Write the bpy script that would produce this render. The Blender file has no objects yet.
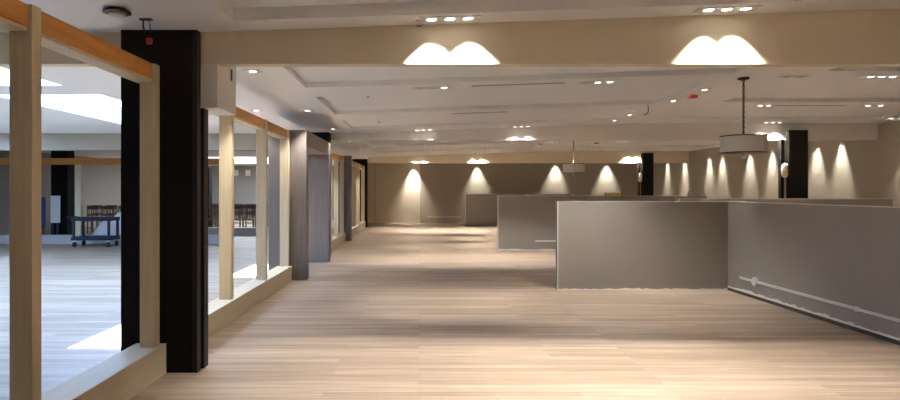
import bpy, bmesh, math, random
from mathutils import Vector, Matrix
random.seed(7)
S = bpy.context.scene
COL = S.collection

# ------------------------------------------------------------------ camera
EYE = 1.5
F = 650.0                                   # focal length in pixels of the 900 px frame
cam_d = bpy.data.cameras.new('camera')
cam_d.sensor_fit = 'HORIZONTAL'
cam_d.sensor_width = 36
cam_d.lens = F / 900 * 36
cam_d.shift_x = 31 / 900
cam_d.shift_y = -9 / 900
cam_d.clip_end = 200
cam = bpy.data.objects.new('camera', cam_d)
COL.objects.link(cam)
cam.location = (0, 0, EYE)
cam.rotation_euler = (math.pi / 2, 0, 0)
S.camera = cam

# ------------------------------------------------------------------ world, sun, exposure
w = bpy.data.worlds.new('world')
S.world = w
w.use_nodes = True
w.node_tree.nodes['Background'].inputs[0].default_value = (0.45, 0.65, 1.0, 1)
w.node_tree.nodes['Background'].inputs[1].default_value = 1.5
sun_d = bpy.data.lights.new('sun', 'SUN')
sun_d.energy = 60.0
sun_d.angle = 0.006
sun_d.color = (1.0, 0.96, 0.9)
sun = bpy.data.objects.new('sun', sun_d)
COL.objects.link(sun)
sun.location = (-20, 5, 30)
sun.rotation_euler = Vector((2.05, 0.0, -3.18)).to_track_quat('-Z', 'Y').to_euler()
vs = S.view_settings
vs.view_transform = 'Standard'
vs.look = 'None'
vs.exposure = 0.85
vs.gamma = 1.0
vs.use_curve_mapping = False
SPOT = 1.0                                  # one dial for all the downlights
SKYPANE = 13.0                               # brightness of the daylight panes in the skylights
LAMPC = (1.0, 0.975, 0.925)

# ------------------------------------------------------------------ materials
def nodes(name):
    m = bpy.data.materials.new(name)
    m.use_nodes = True
    nt = m.node_tree
    return m, nt, nt.nodes, nt.links, nt.nodes['Principled BSDF']

def plain(name, col, rough=0.6, var=0.06, scale=6.0, metal=0.0, bump=0.0, spec=0.5):
    m, nt, N, L, B = nodes(name)
    tc = N.new('ShaderNodeTexCoord')
    no = N.new('ShaderNodeTexNoise')
    no.inputs['Scale'].default_value = scale
    no.inputs['Detail'].default_value = 4
    L.new(tc.outputs['Object'], no.inputs['Vector'])
    mx = N.new('ShaderNodeMix')
    mx.data_type = 'RGBA'
    mx.inputs[6].default_value = (*[c * (1 - var) for c in col], 1)
    mx.inputs[7].default_value = (*[min(1, c * (1 + var)) for c in col], 1)
    L.new(no.outputs['Fac'], mx.inputs[0])
    L.new(mx.outputs[2], B.inputs['Base Color'])
    B.inputs['Roughness'].default_value = rough
    B.inputs['Metallic'].default_value = metal
    B.inputs['Specular IOR Level'].default_value = spec
    if bump:
        bp = N.new('ShaderNodeBump')
        bp.inputs['Strength'].default_value = bump
        bp.inputs['Distance'].default_value = 0.004
        n2 = N.new('ShaderNodeTexNoise')
        n2.inputs['Scale'].default_value = scale * 30
        L.new(tc.outputs['Object'], n2.inputs['Vector'])
        L.new(n2.outputs['Fac'], bp.inputs['Height'])
        L.new(bp.outputs[0], B.inputs['Normal'])
    return m

def wood(name, c1, c2, stretch, rough=0.55, scale=3.0):
    m, nt, N, L, B = nodes(name)
    tc = N.new('ShaderNodeTexCoord')
    mp = N.new('ShaderNodeMapping')
    mp.inputs['Scale'].default_value = stretch
    no = N.new('ShaderNodeTexNoise')
    no.inputs['Scale'].default_value = scale
    no.inputs['Detail'].default_value = 6
    no.inputs['Distortion'].default_value = 0.6
    rp = N.new('ShaderNodeValToRGB')
    rp.color_ramp.elements[0].position = 0.3
    rp.color_ramp.elements[0].color = (*c1, 1)
    rp.color_ramp.elements[1].position = 0.7
    rp.color_ramp.elements[1].color = (*c2, 1)
    L.new(tc.outputs['Object'], mp.inputs[0])
    L.new(mp.outputs[0], no.inputs['Vector'])
    L.new(no.outputs['Fac'], rp.inputs[0])
    L.new(rp.outputs[0], B.inputs['Base Color'])
    B.inputs['Roughness'].default_value = rough
    return m

def emit(name, col, strength):
    m, nt, N, L, B = nodes(name)
    B.inputs['Base Color'].default_value = (0.8, 0.8, 0.8, 1)
    B.inputs['Emission Color'].default_value = (*col, 1)
    B.inputs['Emission Strength'].default_value = strength
    return m

def floor_material():
    m, nt, N, L, B = nodes('oak_strip_floor')
    tc = N.new('ShaderNodeTexCoord')
    br = N.new('ShaderNodeTexBrick')
    br.inputs['Scale'].default_value = 1.0
    br.inputs['Brick Width'].default_value = 1.9
    br.inputs['Row Height'].default_value = 0.095
    br.inputs['Mortar Size'].default_value = 0.0018
    br.inputs['Mortar Smooth'].default_value = 0.5
    br.inputs['Color1'].default_value = (0.335, 0.255, 0.185, 1)
    br.inputs['Color2'].default_value = (0.515, 0.42, 0.33, 1)
    br.inputs['Mortar'].default_value = (0.30, 0.19, 0.11, 1)
    br.offset = 0.37
    L.new(tc.outputs['Object'], br.inputs['Vector'])
    mp = N.new('ShaderNodeMapping')
    mp.inputs['Scale'].default_value = (0.5, 14, 1)
    L.new(tc.outputs['Object'], mp.inputs[0])
    no = N.new('ShaderNodeTexNoise')
    no.inputs['Scale'].default_value = 2.0
    no.inputs['Detail'].default_value = 8
    no.inputs['Roughness'].default_value = 0.65
    L.new(mp.outputs[0], no.inputs['Vector'])
    rp = N.new('ShaderNodeValToRGB')
    rp.color_ramp.elements[0].position = 0.25
    rp.color_ramp.elements[0].color = (0.44, 0.38, 0.34, 1)
    rp.color_ramp.elements[1].position = 0.7
    rp.color_ramp.elements[1].color = (1.08, 1.06, 1.04, 1)
    L.new(no.outputs['Fac'], rp.inputs[0])
    mx = N.new('ShaderNodeMix')
    mx.data_type = 'RGBA'
    mx.blend_type = 'MULTIPLY'
    mx.inputs[0].default_value = 1.0
    L.new(br.outputs['Color'], mx.inputs[6])
    L.new(rp.outputs[0], mx.inputs[7])
    L.new(mx.outputs[2], B.inputs['Base Color'])
    B.inputs['Roughness'].default_value = 0.42
    B.inputs['Specular IOR Level'].default_value = 0.45
    return m

M = {}
M['floor'] = floor_material()
M['ceiling'] = plain('ceiling_paint', (0.94, 0.925, 0.90), 0.55, 0.02, 1.5)
M['cream'] = plain('cream_paint', (0.76, 0.65, 0.48), 0.6, 0.02, 2.0)
M['white_paint'] = plain('white_bulkhead_paint', (0.84, 0.79, 0.71), 0.6, 0.02, 2.0)
M['far_cream'] = plain('cream_panel_paint', (0.70, 0.60, 0.45), 0.6, 0.03, 2.0)
M['taupe'] = plain('taupe_wall_paint', (0.40, 0.35, 0.27), 0.6, 0.03, 1.2)
M['grey'] = plain('grey_partition_paint', (0.255, 0.228, 0.20), 0.5, 0.04, 2.2, bump=0.05)
M['bead'] = plain('raw_plaster_bead', (0.62, 0.58, 0.53), 0.7, 0.12, 20)
M['gap'] = plain('dark_base_gap', (0.06, 0.055, 0.05), 0.8, 0.1, 8)
M['conduit'] = plain('grey_white_conduit', (0.60, 0.58, 0.57), 0.45, 0.03, 8)
M['black'] = plain('black_column_paint', (0.007, 0.0055, 0.004), 0.7, 0.15, 3, spec=0.12)
M['blackmetal'] = plain('black_channel_metal', (0.014, 0.012, 0.010), 0.5, 0.1, 3, spec=0.2)
M['pine'] = wood('pale_pine', (0.62, 0.49, 0.30), (0.72, 0.60, 0.39), (9, 9, 0.6))
M['pine_sill'] = wood('pale_pine_sill', (0.60, 0.49, 0.34), (0.68, 0.57, 0.41), (9, 0.6, 9))
M['orange'] = wood('orange_glulam', (0.52, 0.20, 0.035), (0.68, 0.31, 0.065), (6, 0.7, 8))
M['portal'] = wood('grey_brown_veneer', (0.165, 0.135, 0.118), (0.215, 0.178, 0.155), (8, 8, 0.5), 0.5)
M['plate'] = plain('lamp_plate_metal', (0.72, 0.69, 0.65), 0.45, 0.02, 4)
M['lens'] = emit('lamp_lens_lit', (1.0, 0.96, 0.9), 6)
M['lens_off'] = plain('lamp_lens_unlit', (0.42, 0.38, 0.34), 0.3, 0.02, 4)
M['slot'] = plain('air_slot_dark', (0.14, 0.12, 0.11), 0.7, 0.05, 4)
M['pane'] = emit('skylight_pane', (0.36, 0.59, 1.0), SKYPANE)
M['pane_pale'] = emit('skylight_pane_pale', (0.75, 0.86, 1.0), SKYPANE * 0.35)
M['red'] = plain('red_plastic', (0.42, 0.03, 0.02), 0.4, 0.05, 5)
M['white'] = plain('white_plastic', (0.75, 0.74, 0.72), 0.4, 0.02, 5)
M['ivory'] = plain('ivory_plastic', (0.72, 0.64, 0.48), 0.4, 0.02, 5)
M['bronze'] = plain('dark_bronze', (0.055, 0.04, 0.03), 0.45, 0.1, 8, metal=0.4)
M['linen'] = plain('pale_linen', (0.72, 0.67, 0.61), 0.85, 0.05, 30, bump=0.2)
M['yellow'] = plain('yellow_plastic', (0.75, 0.53, 0.03), 0.4, 0.04, 8)
M['board'] = plain('bare_board', (0.50, 0.43, 0.34), 0.8, 0.08, 9)
M['rag'] = plain('pale_cloth', (0.62, 0.55, 0.45), 0.9, 0.08, 12)
M['sheet'] = plain('white_dust_sheet', (0.78, 0.79, 0.82), 0.85, 0.03, 5)
M['cart'] = plain('dark_blue_plastic', (0.010, 0.017, 0.034), 0.8, 0.08, 6)
M['rubber'] = plain('black_rubber', (0.012, 0.012, 0.013), 0.7, 0.05, 6)
M['navy'] = plain('navy_paint', (0.014, 0.022, 0.045), 0.45, 0.08, 4)
M['bluefab'] = plain('blue_fabric', (0.035, 0.07, 0.19), 0.9, 0.5, 40)
M['chair'] = wood('dark_chair_wood', (0.085, 0.045, 0.028), (0.14, 0.08, 0.05), (6, 6, 1), 0.5)
M['chair2'] = wood('mid_chair_wood', (0.20, 0.10, 0.05), (0.30, 0.16, 0.08), (6, 6, 1), 0.5)
M['hallwall'] = plain('hall_grey_wall', (0.26, 0.245, 0.235), 0.7, 0.03, 2)
M['curb'] = plain('curb_paint', (0.42, 0.39, 0.36), 0.6, 0.03, 2)

# ------------------------------------------------------------------ mesh helpers
class MB:
    def __init__(s):
        s.b = bmesh.new()
    def box(s, x0, x1, y0, y1, z0, z1):
        v = [s.b.verts.new(p) for p in ((x0, y0, z0), (x1, y0, z0), (x1, y1, z0), (x0, y1, z0),
                                        (x0, y0, z1), (x1, y0, z1), (x1, y1, z1), (x0, y1, z1))]
        for f in ((3, 2, 1, 0), (4, 5, 6, 7), (0, 1, 5, 4), (1, 2, 6, 5), (2, 3, 7, 6), (3, 0, 4, 7)):
            s.b.faces.new([v[i] for i in f])
        return s
    def tube(s, pts, r, n=10, rs=None):
        pts = [Vector(p) for p in pts]
        rings = []
        for i, p in enumerate(pts):
            t = (pts[min(i + 1, len(pts) - 1)] - pts[max(i - 1, 0)]).normalized()
            a = t.cross(Vector((0, 0, 1)))
            if a.length < 1e-3:
                a = t.cross(Vector((0, 1, 0)))
            a.normalize()
            b = t.cross(a)
            rr = rs[i] if rs else r
            rings.append([s.b.verts.new(p + (a * math.cos(2 * math.pi * k / n) + b * math.sin(2 * math.pi * k / n)) * rr)
                          for k in range(n)])
        for q in range(len(rings) - 1):
            for k in range(n):
                s.b.faces.new((rings[q][k], rings[q][(k + 1) % n], rings[q + 1][(k + 1) % n], rings[q + 1][k]))
        s.b.faces.new(rings[0][::-1])
        s.b.faces.new(rings[-1])
        return s
    def lathe(s, prof, c=(0, 0, 0), n=32, wob=None):
        rings = []
        for r, z in prof:
            ring = []
            for k in range(n):
                a = 2 * math.pi * k / n
                q = r * (wob(a) if wob else 1)
                ring.append(s.b.verts.new((c[0] + q * math.cos(a), c[1] + q * math.sin(a), c[2] + z)))
            rings.append(ring)
        for q in range(len(rings) - 1):
            for k in range(n):
                s.b.faces.new((rings[q][k], rings[q][(k + 1) % n], rings[q + 1][(k + 1) % n], rings[q + 1][k]))
        s.b.faces.new(rings[0][::-1])
        s.b.faces.new(rings[-1])
        return s
    def prism(s, poly, y0, y1):
        """poly of (x, z) extruded from y0 to y1"""
        a = [s.b.verts.new((x, y0, z)) for x, z in poly]
        c = [s.b.verts.new((x, y1, z)) for x, z in poly]
        n = len(poly)
        s.b.faces.new(a)
        s.b.faces.new(c[::-1])
        for i in range(n):
            s.b.faces.new((a[i], c[i], c[(i + 1) % n], a[(i + 1) % n]))
        return s
    def build(s, name, mat, parent=None, bevel=0.0, smooth=False):
        bmesh.ops.recalc_face_normals(s.b, faces=s.b.faces)
        me = bpy.data.meshes.new(name)
        s.b.to_mesh(me)
        s.b.free()
        me.materials.append(mat)
        if smooth:
            me.shade_smooth()
        o = bpy.data.objects.new(name, me)
        COL.objects.link(o)
        if parent:
            o.parent = parent
            o.matrix_parent_inverse = Matrix.Identity(4)
        if bevel:
            md = o.modifiers.new('bevel', 'BEVEL')
            md.width = bevel
            md.segments = 2
        return o

def box(name, mat, x0, x1, y0, y1, z0, z1, parent=None, bevel=0.0):
    if parent:
        p = parent.location
        if parent.parent:
            p = p + parent.parent.location
        x0 -= p.x; x1 -= p.x; y0 -= p.y; y1 -= p.y; z0 -= p.z; z1 -= p.z
    return MB().box(x0, x1, y0, y1, z0, z1).build(name, mat, parent, bevel)

def tag(o, label, cat, group=None):
    o['label'] = label
    o['category'] = cat
    if group:
        o['group'] = group
    return o

def thing(name, label, cat, loc=(0, 0, 0), rot=(0, 0, 0), group=None):
    o = bpy.data.objects.new(name, None)
    COL.objects.link(o)
    o.location = loc
    o.rotation_euler = rot
    o.empty_display_size = 0.1
    return tag(o, label, cat, group)

def struct(o):
    o['kind'] = 'structure'
    return o

def copy_tree(o, parent=None):
    c = o.copy()
    COL.objects.link(c)
    if parent:
        c.parent = parent
    for ch in list(o.children):
        copy_tree(ch, c)
    return c

TILT = 0.034
def H(x):
    return 2.83 + TILT * min(max(x + 1.83, 0), 6.8)

# ------------------------------------------------------------------ room shell
struct(box('floor', M['floor'], -13, 10.6, -7, 34, -0.1, 0.0))
struct(box('wall_right', M['taupe'], 10.6, 10.75, -7, 30.65, 0, 3.3))
struct(box('wall_far', M['taupe'], 0.05, 10.6, 30.5, 30.65, 0, 3.3))
fc = struct(box('wall_far', M['far_cream'], -2.5, 0.05, 30.495, 30.65, 0, 3.3))
struct(box('trim_1', M['slot'], -2.08, -2.06, 30.475, 30.496, 0, 2.83))
struct(box('wall_back', M['cream'], -13.15, 10.75, -7.15, -7, 0, 3.3))
struct(box('wall_left', M['hallwall'], -13.15, -13, -7, 34.15, 0, 3.3))
struct(box('wall_hall', M['hallwall'], -13, -2.5, 34, 34.15, 0, 3.3))
struct(box('wall_corner', M['far_cream'], -2.65, -2.5, 27.3, 34.0, 0, 2.83))

TR_Y = [(-5.5, -0.2), (0.5, 5.13), (5.9, 8.45), (9.3, 11.4), (12.3, 14.2), (15.9, 17.2), (18.2, 20.0), (21.0, 23.0), (26.3, 29.4)]
TR_X = [(-1.47, 4.1), (5.3, 10.15)]

def cell_ceiling(name, xs, ys, up, hfun, mat, hole=None):
    b = bmesh.new()
    def v(x, y, lift):
        return b.verts.new((x, y, hfun(x) + lift))
    nx, ny = len(xs) - 1, len(ys) - 1
    L = [[up((xs[i] + xs[i + 1]) / 2, (ys[j] + ys[j + 1]) / 2) for j in range(ny)] for i in range(nx)]
    for i in range(nx):
        for j in range(ny):
            l = L[i][j]
            if l is not None:
                if not (hole and l > 0):
                    b.faces.new((v(xs[i], ys[j], l), v(xs[i], ys[j + 1], l), v(xs[i + 1], ys[j + 1], l), v(xs[i + 1], ys[j], l)))
            if i + 1 < nx and L[i + 1][j] != l:
                x = xs[i + 1]; m = L[i + 1][j]
                b.faces.new((v(x, ys[j], l), v(x, ys[j + 1], l), v(x, ys[j + 1], m), v(x, ys[j], m)))
            if j + 1 < ny and L[i][j + 1] != l:
                y = ys[j + 1]; m = L[i][j + 1]
                b.faces.new((v(xs[i], y, l), v(xs[i + 1], y, l), v(xs[i + 1], y, m), v(xs[i], y, m)))
    bmesh.ops.remove_doubles(b, verts=b.verts, dist=1e-4)
    me = bpy.data.meshes.new(name)
    b.to_mesh(me)
    b.free()
    me.materials.append(mat)
    o = bpy.data.objects.new(name, me)
    COL.objects.link(o)
    return struct(o)

def tray(x, y):
    return (0.1 if y < 5.5 else 0.065) if any(a < x < c for a, c in TR_X) and any(a < y < c for a, c in TR_Y) else 0.0
ysm = sorted({-7.15, 30.65} | {t for p in TR_Y for t in p})
cell_ceiling('ceiling', [-2.25, -1.83, -1.47, 4.1, 4.97, 5.3, 10.15, 10.75], ysm, tray, H, M['ceiling'])

SKY = [(-5.9, -4.5, 5.6, 8.2), (-5.9, -4.4, 9.0, 13.4), (-10.6, -9.0, 3.0, 8.2), (-10.6, -9.0, 9.0, 14.0), (-9.5, -4.5, 25.5, 31.5)]  # the two leftmost skylights are added to raise the general light in the hall
WELL = 0.35
def wellf(x, y):
    return WELL if any(a < x < c and d < y < e for a, c, d, e in SKY) else 0.0
xsh = sorted({-13.15, -2.25} | {t for s in SKY for t in s[:2]})
ysh = sorted({-7.15, 34.15} | {t for s in SKY for t in s[2:]})
cell_ceiling('ceiling', xsh, ysh, wellf, lambda x: 2.83, M['ceiling'], hole=True)
# panes over the skylight wells; the two beside the partition have one clear light each
CLEAR = {0: (-5.42, -4.92, 6.2, 7.3), 1: (-5.42, -4.92, 11.3, 13.3)}
for i, (x0, x1, y0, y1) in enumerate(SKY):
    mb = MB()
    z0, z1 = 2.83 + WELL, 2.83 + WELL + 0.03
    if i in CLEAR:
        a, c, d, e = CLEAR[i]
        mb.box(x0, a, y0, y1, z0, z1).box(c, x1, y0, y1, z0, z1).box(a, c, y0, d, z0, z1).box(a, c, e, y1, z0, z1)
    else:
        mb.box(x0, x1, y0, y1, z0, z1)
    struct(mb.build('window_%d' % (i + 1), M['pane_pale' if i == 4 else 'pane']))

# beams hanging below the ceiling
def beam(name, x0, x1, y0, y1, zb, mat):
    xs = [x0] + [x for x in (-1.83, 4.97) if x0 < x < x1] + [x1]
    poly = [(x0, zb), (x1, zb)] + [(x, H(x) + 0.004) for x in reversed(xs)]
    return struct(MB().prism(poly, y0, y1).build(name, mat))
beam('trim_2', -13, 10.6, 5.45, 5.57, 2.565, M['cream'])
struct(box('trim_3', M['white_paint'], -2.46, -1.69, 5.452, 6.0, 2.2, 2.83))
beam('trim_4', -2.3, 10.59, 15.0, 15.2, EYE + 51 * 15 / F, M['white_paint'])
struct(box('trim_5', M['taupe'], -13, -2.3, 15.0, 15.3, 2.446, 2.83))
beam('trim_6', -2.0, 10.59, 25.5, 25.7, EYE + 28 * 25.5 / F, M['cream'])
struct(box('trim_7', M['conduit'], 0.4, 2.0, 30.47, 30.5, 0.26, 0.31))

# ------------------------------------------------------------------ black columns
def column(name, label, x0, x1, y0, y1, ztop, ribs=True, groove=None):
    t = thing('column', label, 'column', ((x0 + x1) / 2, y0, 0))
    X, Y = t.location.x, t.location.y
    mb = MB()
    mb.box(x0 - X, x1 - X, 0, y1 - Y, 0, ztop)
    mb.build('casing', M['black'], t, 0.004)
    if ribs:
        mb = MB()
        n = max(3, int((x1 - x0) / 0.06))
        for k in range(n):
            xx = x0 + (x1 - x0) * (k + 0.5) / n - X
            mb.box(xx - 0.012, xx + 0.012, -0.012, 0.002, 0, ztop)
        mb.build('ribs', M['blackmetal'], t)
    return t
c1 = column('column', 'wide black column nearest the camera, at the left end of the near beam', -2.46, -1.86, 5.36, 5.448, 2.83, ribs=False)
X0, Y0 = c1.location.x, c1.location.y
mb = MB()
mb.box(-1.875 - X0, -1.83 - X0, 0.0, 0.09, 0, 2.83)
mb.build('edge_flange', M['blackmetal'], c1, 0.003)
mb = MB()
mb.box(-2.40 - X0, -1.87 - X0, 0.0885, 0.13, 0, 2.2)
mb.box(-2.40 - X0, -1.815 - X0, 0.13, 0.24, 0, 2.2)
mb.build('rear_channel', M['blackmetal'], c1, 0.003)
column('column', 'slim black column just beyond the grey-brown doorway surround', -2.5, -2.03, 14.62, 14.97, 2.82)
column('column', 'black column at the far end of the corridor beside the cream panel', -2.75, -2.15, 26.8, 27.15, 2.82)
cr2 = column('column', 'black ribbed column behind the near pendant lamp on the right', 8.29, 8.71, 14.55, 14.68, EYE + 61 * 14.55 / F)
cr3 = column('column', 'black ribbed column in the middle distance left of the right wall', 8.6, 9.02, 25.0, 25.2, EYE + 38 * 25 / F)
for (cc, xa, xb, yy, zt) in ((cr2, 8.19, 8.255, 14.7, EYE + 51 * 15 / F), (cr3, 8.48, 8.53, 25.1, EYE + 28 * 25.5 / F)):
    box('side_rail', M['blackmetal'], xa, xb, yy, yy + 0.12, 0, zt, cc)

def sconce(x, y, z, h, label):
    t = thing('wall_lamp', label, 'wall lamp', (x, y, z))
    MB().box(-0.035, 0.035, -0.02, 0.0, -0.08, 0.08).build('back_plate', M['bronze'], t, 0.003)
    mb = MB()
    prof = [(0.02, -h / 2), (0.055, -h / 2 + 0.02), (0.068, -h / 4), (0.07, h / 5), (0.055, h / 2 - 0.02), (0.02, h / 2)]
    mb.lathe(prof, (0, -0.085, 0), 20)
    mb.build('shade', M['ivory'], t, smooth=True)
    MB().tube([(0, -0.02, 0.0), (0, -0.05, -0.0)], 0.014).build('arm', M['bronze'], t)
    MB().tube([(0.03, -0.03, h / 2 - 0.02), (0.07, -0.05, h / 2 + 0.06), (0.09, -0.04, 0), (0.05, -0.02, -0.06)], 0.006, 6).build('cable', M['bronze'], t, smooth=True)
    return t
sconce(8.225, 14.7, EYE + 20.5 * 14.7 / F, 0.33, 'ivory shaded wall lamp on the black column behind the near pendant')
sconce(8.505, 25.1, EYE + 13.5 * 25 / F, 0.34, 'ivory shaded wall lamp on the distant black column left of the right wall')

# ------------------------------------------------------------------ timber window frames along the left
def bay(label, y0, y1, sx0, sx1, px0, px1, hx0, hx1, posts, sill_h=0.25, pd=0.09, hy0=None, hy1=None):
    t = thing('timber_frame', label, 'window frame', ((sx0 + sx1) / 2, y0, 0))
    box('sill', M['pine_sill'], sx0, sx1, y0, y1, 0, sill_h, t, 0.004)
    for p in posts:
        box('post', M['pine'], px0, px1, p, p + pd, sill_h, 2.52, t, 0.003)
    hy0 = y0 if hy0 is None else hy0
    hy1 = y1 if hy1 is None else hy1
    box('header', M['orange'], hx0, hx1, hy0, hy1, 2.395, 2.52, t, 0.003)
    box('header_underside', M['pine'], hx0 - 0.03, hx1 - 0.004, hy0, hy1, 2.372, 2.3945, t, 0.002)
    return t
bay('unfinished pine window frame nearest the camera, under an orange beam, before the wide black column',
    1.2, 5.355, -2.33, -2.08, -2.235, -2.11, -2.245, -2.135, (1.7, 3.545, 5.2), 0.247)
bay('unfinished pine window frame between the wide black column and the grey-brown doorway',
    5.65, 10.94, -2.38, -2.14, -2.32, -2.175, -2.33, -2.20, (7.54, 9.25, 10.83), 0.24)
bay('distant pine window frame just beyond the slim black column',
    15.0, 19.48, -2.44, -2.2, -2.36, -2.24, -2.37, -2.26, (15.3, 16.7, 18.0, 19.3), 0.25)
bay('farthest pine window frame, before the end column of the corridor',
    19.82, 26.75, -2.44, -2.2, -2.36, -2.22, -2.37, -2.24, (21.3, 22.8, 24.3, 26.5), 0.25)
# the nearest frame also shows a pale strip under its header
# doorway surrounds
t = thing('doorway_surround', 'grey-brown veneered doorway surround standing open beside the pine window frame', 'doorway', (-2.22, 10.95, 0))
box('jamb', M['portal'], -2.54, -1.90, 10.95, 11.2, 0, 2.53, t, 0.004)
box('jamb', M['portal'], -2.54, -1.90, 13.7, 13.95, 0, 2.53, t, 0.004)
box('lintel', M['portal'], -2.538, -1.902, 11.2, 13.7, 2.26, 2.528, t, 0.004)
t = thing('doorway_pier', 'slim grey-brown veneered pier between the two distant pine window frames', 'pier', (-2.3, 19.5, 0))
box('face_panel', M['portal'], -2.52, -2.04, 19.5, 19.78, 0, 2.53, t, 0.004)
box('cap', M['portal'], -2.53, -2.03, 19.49, 19.79, 2.53, 2.56, t)

# ------------------------------------------------------------------ low grey partitions
HW = 1.335
def jag_x(x0, x1, y, z0, z1, th, step=0.06):
    """a rough bead along X on the face y (facing -Y)"""
    b = MB()
    n = max(2, int((x1 - x0) / step))
    prev = None
    for k in range(n + 1):
        x = x0 + (x1 - x0) * k / n
        top = z1 + random.uniform(-0.012, 0.012)
        cur = [b.b.verts.new(p) for p in ((x, y, z0), (x, y - th, z0), (x, y - th * 0.6, top), (x, y, top))]
        if prev:
            for i in range(4):
                b.b.faces.new((prev[i], prev[(i + 1) % 4], cur[(i + 1) % 4], cur[i]))
        else:
            b.b.faces.new(cur)
        prev = cur
    b.b.faces.new(prev[::-1])
    return b
def jag_y(y0, y1, x, z0, z1, th, step=0.06):
    b = MB()
    n = max(2, int((y1 - y0) / step))
    prev = None
    for k in range(n + 1):
        y = y0 + (y1 - y0) * k / n
        top = z1 + random.uniform(-0.014, 0.012)
        cur = [b.b.verts.new(p) for p in ((x, y, z0), (x - th, y, z0), (x - th * 0.6, y, top), (x, y, top))]
        if prev:
            for i in range(4):
                b.b.faces.new((prev[i], prev[(i + 1) % 4], cur[(i + 1) % 4], cur[i]))
        else:
            b.b.faces.new(cur)
        prev = cur
    b.b.faces.new(prev[::-1])
    return b

# nearest, L-shaped
t = thing('low_partition', 'large grey L-shaped half-height partition nearest the camera on the right', 'partition')
mb = MB()
P = [(2.1, 9.85), (4.68, 9.85), (4.68, 1.5), (4.82, 1.5), (4.82, 9.99), (2.1, 9.99)]
a = [mb.b.verts.new((x, y, 0)) for x, y in P]
c = [mb.b.verts.new((x, y, HW)) for x, y in P]
mb.b.faces.new(a); mb.b.faces.new(c)
for i in range(6):
    mb.b.faces.new((a[i], a[(i + 1) % 6], c[(i + 1) % 6], c[i]))
mb.build('panel', M['grey'], t)
mb = MB()
mb.box(2.095, 4.69, 9.845, 9.995, HW, HW + 0.008).box(4.675, 4.825, 1.5, 9.845, HW, HW + 0.008)
mb.build('top_bead', M['bead'], t)
box('corner_bead', M['bead'], 2.095, 2.11, 9.842, 9.86, 0, HW, t)
o = jag_x(2.1, 4.67, 9.85, 0.0, 0.022, 0.012).build('base_bead', M['bead'], t)
o = jag_y(1.5, 9.84, 4.68, 0.045, 0.075, 0.012).build('base_bead', M['bead'], t)
box('base_gap', M['gap'], 4.672, 4.679, 1.5, 9.84, 0.0, 0.045, t)
mb = MB()
mb.box(4.655, 4.68, 1.6, 9.45, 0.226, 0.257)
cd = mb.build('conduit', M['conduit'], t, 0.004)
MB().tube([(4.68, 9.02, 0.243), (4.64, 9.02, 0.243)], 0.06, 20).build('junction_box', M['conduit'], cd, 0.004)
mb = MB()
for yy in (6.9, 4.0):
    mb.box(4.65, 4.68, yy, yy + 0.04, 0.214, 0.27)
mb.build('conduit_clip', M['conduit'], cd, 0.002)

def half_wall(label, x0, x1, y, h, conduit=None):
    t = thing('low_partition', label, 'partition', (x0, y, 0))
    box('panel', M['grey'], x0, x1, y, y + 0.14, 0, h, t)
    box('top_bead', M['bead'], x0 - 0.004, x1 + 0.004, y - 0.004, y + 0.144, h, h + 0.01, t)
    box('corner_bead', M['bead'], x0 - 0.006, x0 + 0.018, y - 0.01, y + 0.02, 0, h, t)
    j = jag_x(0, x1 - x0, 0, 0, 0.022, 0.012, 0.1).build('base_bead', M['bead'], t)
    if conduit:
        box('conduit', M['conduit'], conduit[0], conduit[1], y - 0.025, y, 0.21, 0.25, t, 0.003)
    return t
half_wall('middle grey half-height partition, partly hidden by the large L-shaped one', 2.0, 7.3, 16.5, 1.37, (2.95, 6.0))
half_wall('farthest small grey half-height partition in front of the back wall', 1.95, 6.6, 27.4, 1.37)
half_wall('grey half-height partition behind the right arm of the L-shaped one', 5.6, 10.2, 14.0, 1.325)

# things left on the middle partition
t = thing('spirit_level', 'short yellow tool lying on top of the middle grey partition', 'tool', (4.95, 16.57, 1.38))
MB().box(-0.2, 0.2, -0.03, 0.03, 0, 0.022).box(-0.2, 0.2, -0.012, 0.012, 0.022, 0.06).box(-0.2, 0.2, -0.03, 0.03, 0.06, 0.08).build('body', M['yellow'], t, 0.003)
MB().box(-0.21, -0.2, -0.032, 0.032, 0, 0.082).build('end_cap', M['rubber'], t)
MB().box(0.2, 0.21, -0.032, 0.032, 0, 0.082).build('end_cap', M['rubber'], t)
MB().tube([(-0.03, -0.014, 0.045), (0.03, -0.014, 0.045)], 0.012).build('vial', M['white'], t)
for (xa, xb, hh, dz, lab) in ((2.75, 3.2, 0.03, 0.0, 'short thin board lying on the middle partition near its left end'),
                              (3.35, 3.75, 0.025, 0, 'thin board lying second from the left on the middle partition'),
                              (3.9, 4.55, 0.035, 0, 'longest thin board on the middle partition, just left of the yellow tool')):
    tag(MB().box(xa, xb, 16.53, 16.61, 1.38, 1.38 + hh).build('board', M['board'], None, 0.003), lab, 'board', 'boards left on the middle partition')
def lump(name, x, y, z, r, sq, lab, mat):
    mb = MB()
    bmesh.ops.create_icosphere(mb.b, subdivisions=3, radius=r)
    for v in mb.b.verts:
        k = 1 + 0.25 * math.sin(v.co.x * 40 + 1) * math.sin(v.co.y * 37) + 0.15 * math.sin(v.co.z * 60 + v.co.x * 20)
        v.co = Vector((v.co.x * 1.5 * k, v.co.y * 0.7 * k, max(v.co.z * sq * k, -r * sq * 0.6)))
    zmin = min(v.co.z for v in mb.b.verts)
    o = mb.build(name, mat, None, smooth=True)
    o.location = (x, y, z - zmin)
    return tag(o, lab, 'cloth')
lump('crumpled_cloth', 6.95, 16.57, 1.38, 0.08, 0.75, 'small crumpled pale cloth on the right end of the middle partition', M['rag'])
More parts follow.
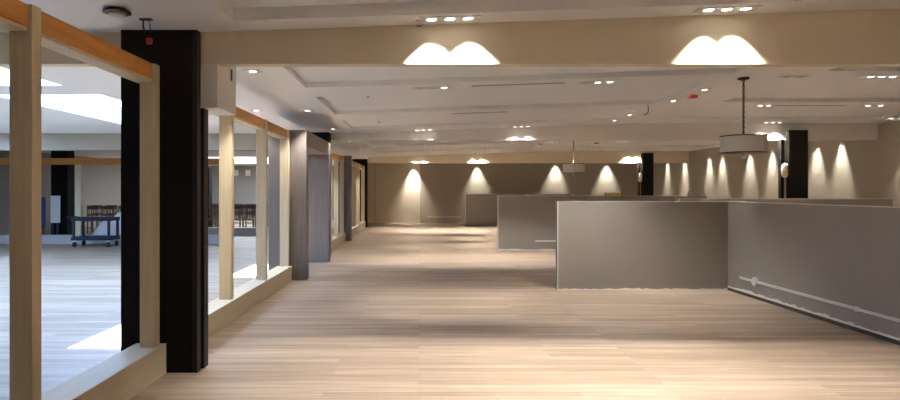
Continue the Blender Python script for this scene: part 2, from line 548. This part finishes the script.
lump('crumpled_cloth', 7.2, 16.57, 1.38, 0.05, 1.1, 'tiny upright pale rag at the very right end of the middle partition', M['rag'])

# ------------------------------------------------------------------ ceiling lamps
def spot(parent, x, y, z, watts, deg=80, blend=0.6, aim=(0, 0, -1), r=0.03):
    d = bpy.data.lights.new('lamp_light', 'SPOT')
    d.energy = watts * SPOT
    d.spot_size = math.radians(deg)
    d.spot_blend = blend
    d.shadow_soft_size = r
    d.color = LAMPC
    o = bpy.data.objects.new('lamp_light', d)
    COL.objects.link(o)
    o.parent = parent
    # parent carries only the tiny ceiling tilt
    o.location = (x, y, z)
    o.rotation_euler = Vector(aim).to_track_quat('-Z', 'Y').to_euler()
    return o

def downlight(label, x, y, lit, spots, group=None, pitch=0.15, single=False, along='x'):
    """lit: string of 1/0 for each lens; spots: list of (dx, dy, watts, cone, blend, aim)"""
    tl = tray(x, y)
    rot = -math.atan(TILT) if -1.83 < x < 4.97 else 0
    t = thing('downlight', label, 'downlight', (x, y, H(x) + tl), (0, rot, 0), group)
    n = len(lit)
    L = pitch * (n - 1) / 2 + 0.1
    wv = 0.07
    def bx(mb, a, b_, c_, d_, e, f):
        if along == 'x':
            mb.box(a, b_, c_, d_, e, f)
        else:
            mb.box(c_, d_, a, b_, e, f)
        return mb
    mb = MB()
    bx(mb, -L, L, -wv, wv, -0.006, 0.004)
    mb.build('plate', M['plate'], t, 0.002)
    for k, ch in enumerate(lit):
        p = (k - (n - 1) / 2) * pitch
        q = (p, 0) if along == 'x' else (0, p)
        ring = MB().lathe([(0.052, -0.006), (0.055, -0.009), (0.046, -0.010), (0.043, -0.006)], (q[0], q[1], 0), 20).build('rim', M['plate'], t)
        MB().lathe([(0.040, -0.006), (0.038, -0.0075), (0.02, -0.008)], (q[0], q[1], 0), 20).build('lens', M['lens'] if ch == '1' else M['lens_off'], t)
    for (dx, dy, wt, deg, bl, aim) in spots:
        spot(t, dx, dy, -0.03, wt, deg, bl, aim)
    return t

DN = (0, 0, -1)
WA = 130      # wash spot power
FL = 195     # floor spot power
def wash2(dx=0.16, k=1.0, cone=86):
    return [(-dx, 0.035, WA * k, cone, 0.25, DN), (dx, 0.035, WA * k, cone, 0.25, DN), (0, -0.02, FL * 0.8, 68, 0.75, (0, -0.1, -1))]
FS = lambda k=1.0: [(0, 0, FL * k, 60, 0.7, DN)]

downlight('triple recessed downlight over the left bright scallop on the near beam', 0.25, 5.27, '111', wash2())
downlight('triple recessed downlight over the right bright scallop on the near beam', 2.495, 5.265, '111', wash2(0.12, 1.0, 80))
downlight('recessed downlight strip with one lit lamp, left of the long air slot', 0.18, 8.8, '001', FS(), pitch=0.16)
downlight('recessed downlight strip with two lit lamps, right of the long air slot', 2.42, 8.8, '011', [(0, 0, FL * 1.3, 100, 0.9, DN)], pitch=0.165)
downlight('triple recessed downlight at the right edge behind the near beam', 6.3, 8.85, '111', FS(6))
downlight('recessed downlight strip with unlit lamps, right of the near pendant lamp', 5.1, 8.85, '00', [], pitch=0.18)
for yy, lab in ((9.85, 'recessed downlight just right of the red capped ceiling detector'),
                (11.07, 'recessed downlight just left of the red capped ceiling detector'),
                (13.1, 'recessed downlight just beyond the hooked ceiling wire'),
                (14.1, 'recessed downlight second beyond the hooked ceiling wire, before the second beam')):
    downlight(lab, 4.33 if yy < 12 else 4.24, yy, '1', [(0, 0, FL * 0.6, 64, 0.75, DN)], along='y')
downlight('twin recessed downlight near the right wall, before the second beam', 8.3, 11.85, '11', FS(6), pitch=0.24)
downlight('recessed downlight at the extreme right, near the end of the second beam', 10.2, 13.9, '11', [(0, 0, 60, 70, 0.5, DN)], pitch=0.2)
for xx, lab in ((0.1, 'recessed downlight washing the left bright spot on the second beam'),
                (2.33, 'recessed downlight washing the middle bright spot on the second beam'),
                (8.05, 'recessed downlight washing the right bright spot on the second beam')):
    downlight(lab, xx, 14.78, '111', wash2(0.16, 0.8))
for xx, lab in ((0.0, 'recessed downlight washing the left bright spot on the farthest beam'),
                (2.28, 'recessed downlight washing the middle bright spot on the farthest beam'),
                (8.36, 'recessed downlight washing the right bright spot on the farthest beam')):
    downlight(lab, xx, 25.28, '111', wash2(0.18, 1.0))
for i, yy in enumerate((7.2, 10.7, 13.9, 17.3, 20.6, 23.8)):
    labs = ('square recessed downlight nearest the camera in the corridor ceiling row on the left',
            'second recessed downlight in the corridor ceiling row on the left',
            'third recessed downlight in the corridor ceiling row on the left',
            'fourth recessed downlight in the corridor ceiling row on the left',
            'fifth recessed downlight in the corridor ceiling row on the left',
            'sixth and farthest recessed downlight in the corridor ceiling row on the left')
    downlight(labs[i], -1.84, yy, '1', [(0, 0, FL * 0.45, 85, 0.7, DN)], group='corridor downlights')
downlight('recessed downlight in the hall ceiling just above the orange beam', -2.68, 10.7, '1', [(0, 0, 30, 80, 0.6, DN)])
for yy in (-3.2, -0.0 + 0.15, 2.4):  # unseen lamp rows, added so their bounce brightens the near ceiling
    for xx in (0.2, 2.3, 4.0, 7.0):
        downlight('unseen recessed downlight added behind the camera for bounce light', xx, yy, '111', FS(6), group='added bounce light rows behind the camera')
# rows beyond the second beam
for yy in (17.7, 20.5, 23.6):
    for xx in (0.2, 2.3, 4.2, 6.4):
        downlight('recessed downlight in the ceiling rows between the second and the farthest beam', xx, yy, '111', FS(1.2 if xx < 2 else 2.2), group='far row downlights')
downlight('added recessed downlight in the middle row right of the first pendant, near the second beam', 6.3, 11.85, '11', FS(6))  # lamp added over the hidden floor to bounce light onto the right ceiling
for xx in (-0.28, 2.7, 6.4, 8.8):
    downlight('recessed downlight washing the back wall', xx, 30.30, '1',
              [(0, 0, 520 if xx < 0 else 330, 60, 0.9, DN)], group='back wall washers')
for yy in (16.3, 17.3, 19.5, 20.8, 22.7, 23.7, 25.9, 27.7):
    downlight('recessed downlight washing the right wall', 10.44, yy, '1',
              [(0, 0, 270, 50, 0.85, DN)], group='right wall washers', along='y')

# air slots in the ceiling strips
for (x0, x1, y, lab) in ((0.72, 1.95, 8.75, 'long dark air slot in the first ceiling strip behind the near beam'),
                         (0.62, 1.62, 11.85, 'long dark air slot in the second ceiling strip, farther back'),
                         (6.45, 7.75, 11.85, 'long dark air slot in the ceiling right of the near pendant lamp')):
    xm = (x0 + x1) / 2
    rot = -math.atan(TILT) if xm < 4.97 else 0
    t = thing('air_slot', lab, 'air vent', (xm, y, H(xm)), (0, rot, 0))
    l = (x1 - x0) / 2
    MB().box(-l - 0.02, l + 0.02, -0.045, -0.03, -0.006, 0.002).box(-l - 0.02, l + 0.02, 0.03, 0.045, -0.006, 0.002).box(-l - 0.02, -l, -0.03, 0.03, -0.006, 0.002).box(l, l + 0.02, -0.03, 0.03, -0.006, 0.002).build('frame', M['plate'], t)
    MB().box(-l, l, -0.03, 0.03, -0.003, 0.002).build('opening', M['slot'], t)

# detectors, sprinklers, wires
def detector(x, y, lab, mat, r):
    t = thing('smoke_detector', lab, 'detector', (x, y, H(x) + tray(x, y)))
    MB().lathe([(r * 0.8, 0.0), (r * 0.8, -0.015), (r * 0.75, -0.02)], n=28).build('base', M['white'], t, smooth=False)
    MB().lathe([(r, -0.02), (r * 1.02, -0.035), (r * 0.75, -0.06), (r * 0.3, -0.065)], n=28).build('cover', mat, t, smooth=False)
    return t
detector(4.36, 10.35, 'red capped detector on the ceiling left of the near pendant lamp', M['red'], 0.075)
detector(4.0, 21.4, 'small red capped detector on the far ceiling near the distant pendant', M['red'], 0.09)
detector(5.9, 21.6, 'small dark red detector on the far ceiling right of the distant pendant', M['red'], 0.08)
dy = 1.33 * F / 182
t = thing('smoke_detector', 'round dark rimmed detector on the ceiling above the near window frame', 'detector', ((117 - 419) / F * 4.75, 4.75, 2.83))
MB().lathe([(0.062, 0.0), (0.07, -0.012), (0.095, -0.02), (0.098, -0.03), (0.085, -0.034)], n=32).build('rim', M['bronze'], t)
MB().lathe([(0.06, -0.034), (0.055, -0.05), (0.03, -0.058)], n=32).build('cover', M['plate'], t, smooth=True)
# dangling wires with a red connector in front of the wide column
xw, yw = (146 - 419) / F * 5.02, 5.02
t = thing('dangling_wire', 'dangling black wires with a red connector, hanging in front of the wide black column', 'wire', (xw, yw, 2.83))
MB().box(-0.045, 0.045, -0.02, 0.02, -0.012, 0.0).build('ceiling_plate', M['bronze'], t)
mb = MB()
mb.tube([(-0.02, 0, -0.01), (-0.018, -0.01, -0.06), (0.0, -0.01, -0.12), (0.02, 0, -0.155)], 0.0055, 6)
mb.tube([(0.02, 0, -0.01), (0.025, 0.01, -0.05), (0.035, 0.0, -0.10), (0.03, 0, -0.15)], 0.004, 6)
mb.build('cable', M['rubber'], t, smooth=True)
MB().box(0.005, 0.045, -0.015, 0.02, -0.195, -0.15).build('connector', M['red'], t, 0.006)
xw, yw = (648 - 419) / F * 11.6, 11.6
t = thing('ceiling_wire', 'short dark hooked wire hanging from the ceiling between the twin downlights', 'wire', (xw, yw, H(xw)))
MB().tube([(0, 0, 0), (0.005, 0, -0.08), (0.0, 0, -0.13), (-0.04, 0, -0.165), (-0.075, 0, -0.16)], 0.008, 8).build('cable', M['bronze'], t, smooth=True)
MB().lathe([(0.018, -0.012), (0.03, 0.0)], n=12).build('grommet', M['plate'], t)
def sprinkler(x, y, lab):
    t = thing('sprinkler', lab, 'sprinkler', (x, y, H(x) + tray(x, y)))
    MB().lathe([(0.03, 0), (0.028, -0.006), (0.01, -0.01), (0.008, -0.04)], n=16).build('stem', M['plate'], t)
    MB().lathe([(0.008, -0.04), (0.024, -0.044), (0.024, -0.048)], n=16).build('deflector', M['bronze'], t)
sprinkler(0.0, 5.3, 'small sprinkler head on the ceiling strip left of the left near downlight')
for (px, py, lab) in ((368, 94, 'sprinkler head on the ceiling tray at left, nearest behind the near beam'),
                      (413, 90, 'sprinkler head on the ceiling tray right of the first sprinkler'),
                      (379, 121, 'sprinkler head on the second ceiling tray at left'),
                      (386, 134, 'sprinkler head on the third ceiling tray at left')):
    h = 1.5
    d = 8.0
    for _ in range(6):
        x = (px - 419) / F * d
        d = (H(x) + tray(x, d) - EYE) * F / (191 - py)
    sprinkler((px - 419) / F * d, d, lab)
t = thing('wall_slot', 'small dark slot plate on the pale bulkhead box beside the near beam', 'vent', (-1.69, 5.84, 2.54))
MB().box(-0.002, 0.006, -0.035, 0.035, -0.06, 0.06).build('plate', M['plate'], t)
MB().box(0.004, 0.008, -0.022, 0.022, -0.05, 0.05).build('opening', M['gap'], t)

# ------------------------------------------------------------------ pendants
def pendant(x, y, ztop, zb, w, lab, n_links):
    h = H(x) + tray(x, y)
    t = thing('pendant_lamp', lab, 'pendant lamp', (x, y, h))
    MB().lathe([(0.075, 0), (0.075, -0.02), (0.05, -0.032), (0.012, -0.04)], n=28).build('canopy', M['bronze'], t)
    mb = MB()
    L = h - 0.04 - ztop
    step = L / n_links
    for k in range(n_links):
        z = -0.04 - k * step
        a = (k % 2) * math.pi / 2
        r = 0.012
        pts = []
        for q in range(9):
            u = 2 * math.pi * q / 8
            pts.append((r * math.cos(u) * math.cos(a), r * math.cos(u) * math.sin(a), z - step / 2 + (step / 2 + 0.006) * math.sin(u)))
        mb.tube(pts, 0.006, 6)
    mb.tube([(0.004, 0, -0.03), (0.010, 0.004, -0.04 - L * 0.5), (0.0, 0, -L - 0.04)], 0.004, 6)
    mb.build('chain', M['bronze'], t, smooth=True)
    R = w / 2
    wob = lambda a: 1 + 0.06 * abs(math.sin(a * 5)) - 0.035
    z1, z0 = ztop - h, zb - h
    sh = MB()
    sh.lathe([(R * 0.93, z1 - 0.004), (R, z1 - 0.002), (R, z0), (R * 0.98, z0), (R * 0.97, z1 - 0.02)], n=96, wob=wob)
    shade = sh.build('shade', M['linen'], t)
    MB().lathe([(R * 1.0, z1 - 0.012), (R * 1.012, z1 - 0.012), (R * 1.012, z1 + 0.004), (R * 1.0, z1 + 0.004)], n=96, wob=wob).build('trim', M['bronze'], shade)
    MB().lathe([(R * 1.0, z0 - 0.004), (R * 1.012, z0 - 0.004), (R * 1.012, z0 + 0.010), (R * 1.0, z0 + 0.010)], n=96, wob=wob).build('trim', M['bronze'], shade)
    MB().tube([(0, 0, z1 + 0.01), (0, 0, z0 - 0.02)], 0.009, 10).build('stem', M['bronze'], t)
    MB().lathe([(0.006, z0 - 0.018), (0.028, z0 - 0.03), (0.034, z0 - 0.052), (0.02, z0 - 0.075), (0.004, z0 - 0.082)], n=20).build('finial', M['ivory'], t, smooth=True)
    return t
pendant((743.5 - 419) / F * 8.85, 8.85, EYE + 55 / F * 8.85, EYE + 38 / F * 8.85, 0.575, 'pale linen drum pendant lamp nearest the camera, on a dark chain', 22)
pendant((567 - 419) / F * 18.7, 17.9, EYE + 27 / F * 18.0, EYE + 18 / F * 18.0, 0.575, 'distant pale drum pendant lamp hanging beyond the second beam', 20)

# ------------------------------------------------------------------ the hall beyond the frames
t = thing('timber_frame', 'pale timber window frame across the far side of the hall, behind the dark cart', 'window frame', (-9, 18.4, 0))
box('sill', M['curb'], -12.9, -5.3, 18.4, 18.6, 0, 0.25, t)
for xx in (-12.2, -9.75, -7.6, -5.42):
    box('post', M['pine'], xx, xx + 0.16, 18.42, 18.52, 0.25, 2.25, t)
box('header', M['orange'], -12.9, -5.26, 18.42, 18.54, 2.25, 2.43, t)
t = thing('low_curb', 'low pale curb in the hall in front of the rows of dark chairs', 'curb', (-4.2, 22.0, 0))
box('face', M['curb'], -5.26, -2.75, 22.0, 22.2, 0, 0.24, t)
box('face', M['curb'], -8.6, -5.26, 22.0, 22.2, 0, 0.24, t)
box('top', M['white'], -8.6, -2.75, 21.98, 22.22, 0.24, 0.265, t)
column('column', 'dark navy column in the hall behind the far timber frame', -11.1, -10.6, 19.6, 20.0, 2.82, ribs=False)
t = thing('whiteboard', 'white panel leaning against the dark navy column in the hall', 'panel', (-10.75, 19.35, 0))
box('panel', M['white'], -11.0, -10.72, 19.4, 19.43, 0.55, 1.36, t, 0.003)
box('stand', M['navy'], -10.95, -10.90, 19.38, 19.44, 0, 0.55, t)
box('stand', M['navy'], -10.82, -10.77, 19.38, 19.44, 0, 0.55, t)
column('column', 'dark navy column in the hall left of the rows of dark chairs', -8.4, -7.95, 24.6, 25.0, 2.4, ribs=False)

# blue chairs stacked by the far frame
def easy_chair():
    t = thing('blue_chair', '', 'chair', (0, 0, 0))
    MB().box(-0.24, 0.24, -0.24, 0.24, 0.40, 0.48).build('seat', M['bluefab'], t, 0.02)
    MB().box(-0.24, 0.24, 0.2, 0.27, 0.48, 1.32).build('backrest', M['bluefab'], t, 0.02)
    for sx in (-1, 1):
        for sy in (-1, 1):
            MB().tube([(sx * 0.21, sy * 0.21, 0), (sx * 0.2, sy * 0.2, 0.41)], 0.014, 8).build('leg', M['rubber'], t)
    return t
bc = easy_chair()
bc.location = (-11.3, 19.0, 0)
bc['label'] = 'high-backed blue patterned chair standing on the hall floor left of the white panel'

def wooden_chair(mat, label, group):
    t = thing('wooden_chair', label, 'chair', (0, 0, 0), group=group)
    MB().box(-0.21, 0.21, -0.21, 0.21, 0.43, 0.47).build('seat', mat, t, 0.008)
    mb = MB()
    mb.box(-0.21, 0.21, 0.19, 0.215, 0.84, 0.98).box(-0.21, 0.21, 0.19, 0.21, 0.62, 0.68)
    for k in range(4):
        xx = -0.13 + k * 0.087
        mb.box(xx - 0.012, xx + 0.012, 0.193, 0.207, 0.47, 0.85)
    mb.build('backrest', mat, t)
    for sx in (-1, 1):
        MB().box(sx * 0.19 - 0.018, sx * 0.19 + 0.018, -0.205, -0.17, 0, 0.43).build('leg', mat, t)
        MB().box(sx * 0.19 - 0.018, sx * 0.19 + 0.018, 0.18, 0.215, 0, 0.96).build('leg', mat, t)
    MB().box(-0.19, 0.19, -0.19, -0.175, 0.2, 0.225).build('stretcher', mat, t)
    return t
ch = wooden_chair(M['chair'], 'dark wooden chair in the rows beyond the low hall curb', 'rows of dark chairs')
ORD = ('leftmost', 'second from left', 'third from left', 'fourth from left', 'rightmost')
first = True
for r_, (yy, rn) in enumerate(((24.0, 'front'), (25.2, 'middle'), (26.4, 'back'))):
    for k in range(5):
        c = ch if first else copy_tree(ch)
        first = False
        c.location = (-7.75 + k * 0.5 - 0.32 * r_, yy, 0)
        c.rotation_euler = (0, 0, math.pi if r_ % 2 else 0)
        c['label'] = 'dark wooden chair beyond the low hall curb, %s in the %s row' % (ORD[k], rn)
ch = wooden_chair(M['chair2'], 'brown wooden chair stored behind the far timber frame, beyond the cart', 'stored brown chairs')
first = True
for r_, (yy, rn) in enumerate(((23.0, 'front'), (24.2, 'back'))):
    for k in range(5):
        c = ch if first else copy_tree(ch)
        first = False
        c.location = (-12.2 + k * 0.56 + 0.3 * r_, yy, 0)
        c.rotation_euler = (0, 0, math.pi if r_ % 2 else 0)
        c['label'] = 'brown wooden chair beyond the cart, %s in the %s row' % (ORD[k], rn)
# white dust sheet over a heap
mb = MB()
nx, ny = 28, 20
g = {}
for i in range(nx + 1):
    for j in range(ny + 1):
        u, v = i / nx * 2 - 1, j / ny * 2 - 1
        e = max(0, 1 - u ** 4) * max(0, 1 - v ** 4)
        z = 0.02 + e ** 0.5 * (0.62 + 0.26 * u) + 0.03 * math.sin(9 * u + 3 * v) * e + 0.025 * math.sin(13 * v - 4 * u) * e
        g[i, j] = mb.b.verts.new((u * 0.62, v * 0.4, z))
for i in range(nx):
    for j in range(ny):
        mb.b.faces.new((g[i, j], g[i + 1, j], g[i + 1, j + 1], g[i, j + 1]))
rim = [g[i, 0] for i in range(nx + 1)] + [g[nx, j] for j in range(1, ny + 1)] + [g[i, ny] for i in range(nx - 1, -1, -1)] + [g[0, j] for j in range(ny - 1, 0, -1)]
low = [mb.b.verts.new((v.co.x, v.co.y, 0)) for v in rim]
for k in range(len(rim)):
    mb.b.faces.new((rim[k], low[k], low[(k + 1) % len(rim)], rim[(k + 1) % len(rim)]))
mb.b.faces.new(low)
o = mb.build('dust_sheet', M['sheet'], None, smooth=True)
o.location = (-9.15, 19.6, 0)
o.scale = (1, 1, 1.15)
tag(o, 'white dust sheet draped over a heap behind the dark cart', 'dust sheet')

# service cart
t = thing('service_cart', 'dark blue two-shelf service cart standing in the bright hall', 'cart', (-8.75, 17.6, 0))
for zz, nm in ((0.18, 'lower_shelf'), (0.70, 'upper_shelf')):
    MB().box(-0.52, 0.52, -0.3, 0.3, zz, zz + 0.03).box(-0.52, 0.52, -0.3, -0.27, zz + 0.03, zz + 0.09).box(-0.52, 0.52, 0.27, 0.3, zz + 0.03, zz + 0.09).box(-0.52, -0.49, -0.27, 0.27, zz + 0.03, zz + 0.09).box(0.49, 0.52, -0.27, 0.27, zz + 0.03, zz + 0.09).build(nm, M['cart'], t, 0.006)
for sx in (-1, 1):
    for sy in (-1, 1):
        MB().box(sx * 0.47 - 0.03, sx * 0.47 + 0.03, sy * 0.25 - 0.03, sy * 0.25 + 0.03, 0.2, 0.71).build('upright', M['cart'], t, 0.005)
        k = MB().tube([(sx * 0.45 - 0.02, sy * 0.24, 0.075), (sx * 0.45 + 0.02, sy * 0.24, 0.075)], 0.075, 18).build('wheel', M['rubber'], t)
        MB().box(sx * 0.45 - 0.03, sx * 0.45 + 0.03, sy * 0.24 - 0.03, sy * 0.24 + 0.03, 0.14, 0.185).build('caster_fork', M['plate'], k)
MB().tube([(-0.5, -0.24, 0.76), (-0.66, -0.24, 0.80), (-0.68, 0, 0.80), (-0.66, 0.24, 0.80), (-0.5, 0.24, 0.76)], 0.016, 8).build('handle', M['cart'], t, smooth=True)

# two small notices on the wall behind the chairs
for k, (px, lab) in enumerate(((236, 'left one of two small pale notices high on the hall back wall'), (248, 'right one of two small pale notices high on the hall back wall'))):
    xx = (px - 419) / F * 34
    tag(MB().box(xx - 0.13, xx + 0.13, 33.98, 34.0, 2.3, 2.6).build('notice', M['white']), lab, 'notice')
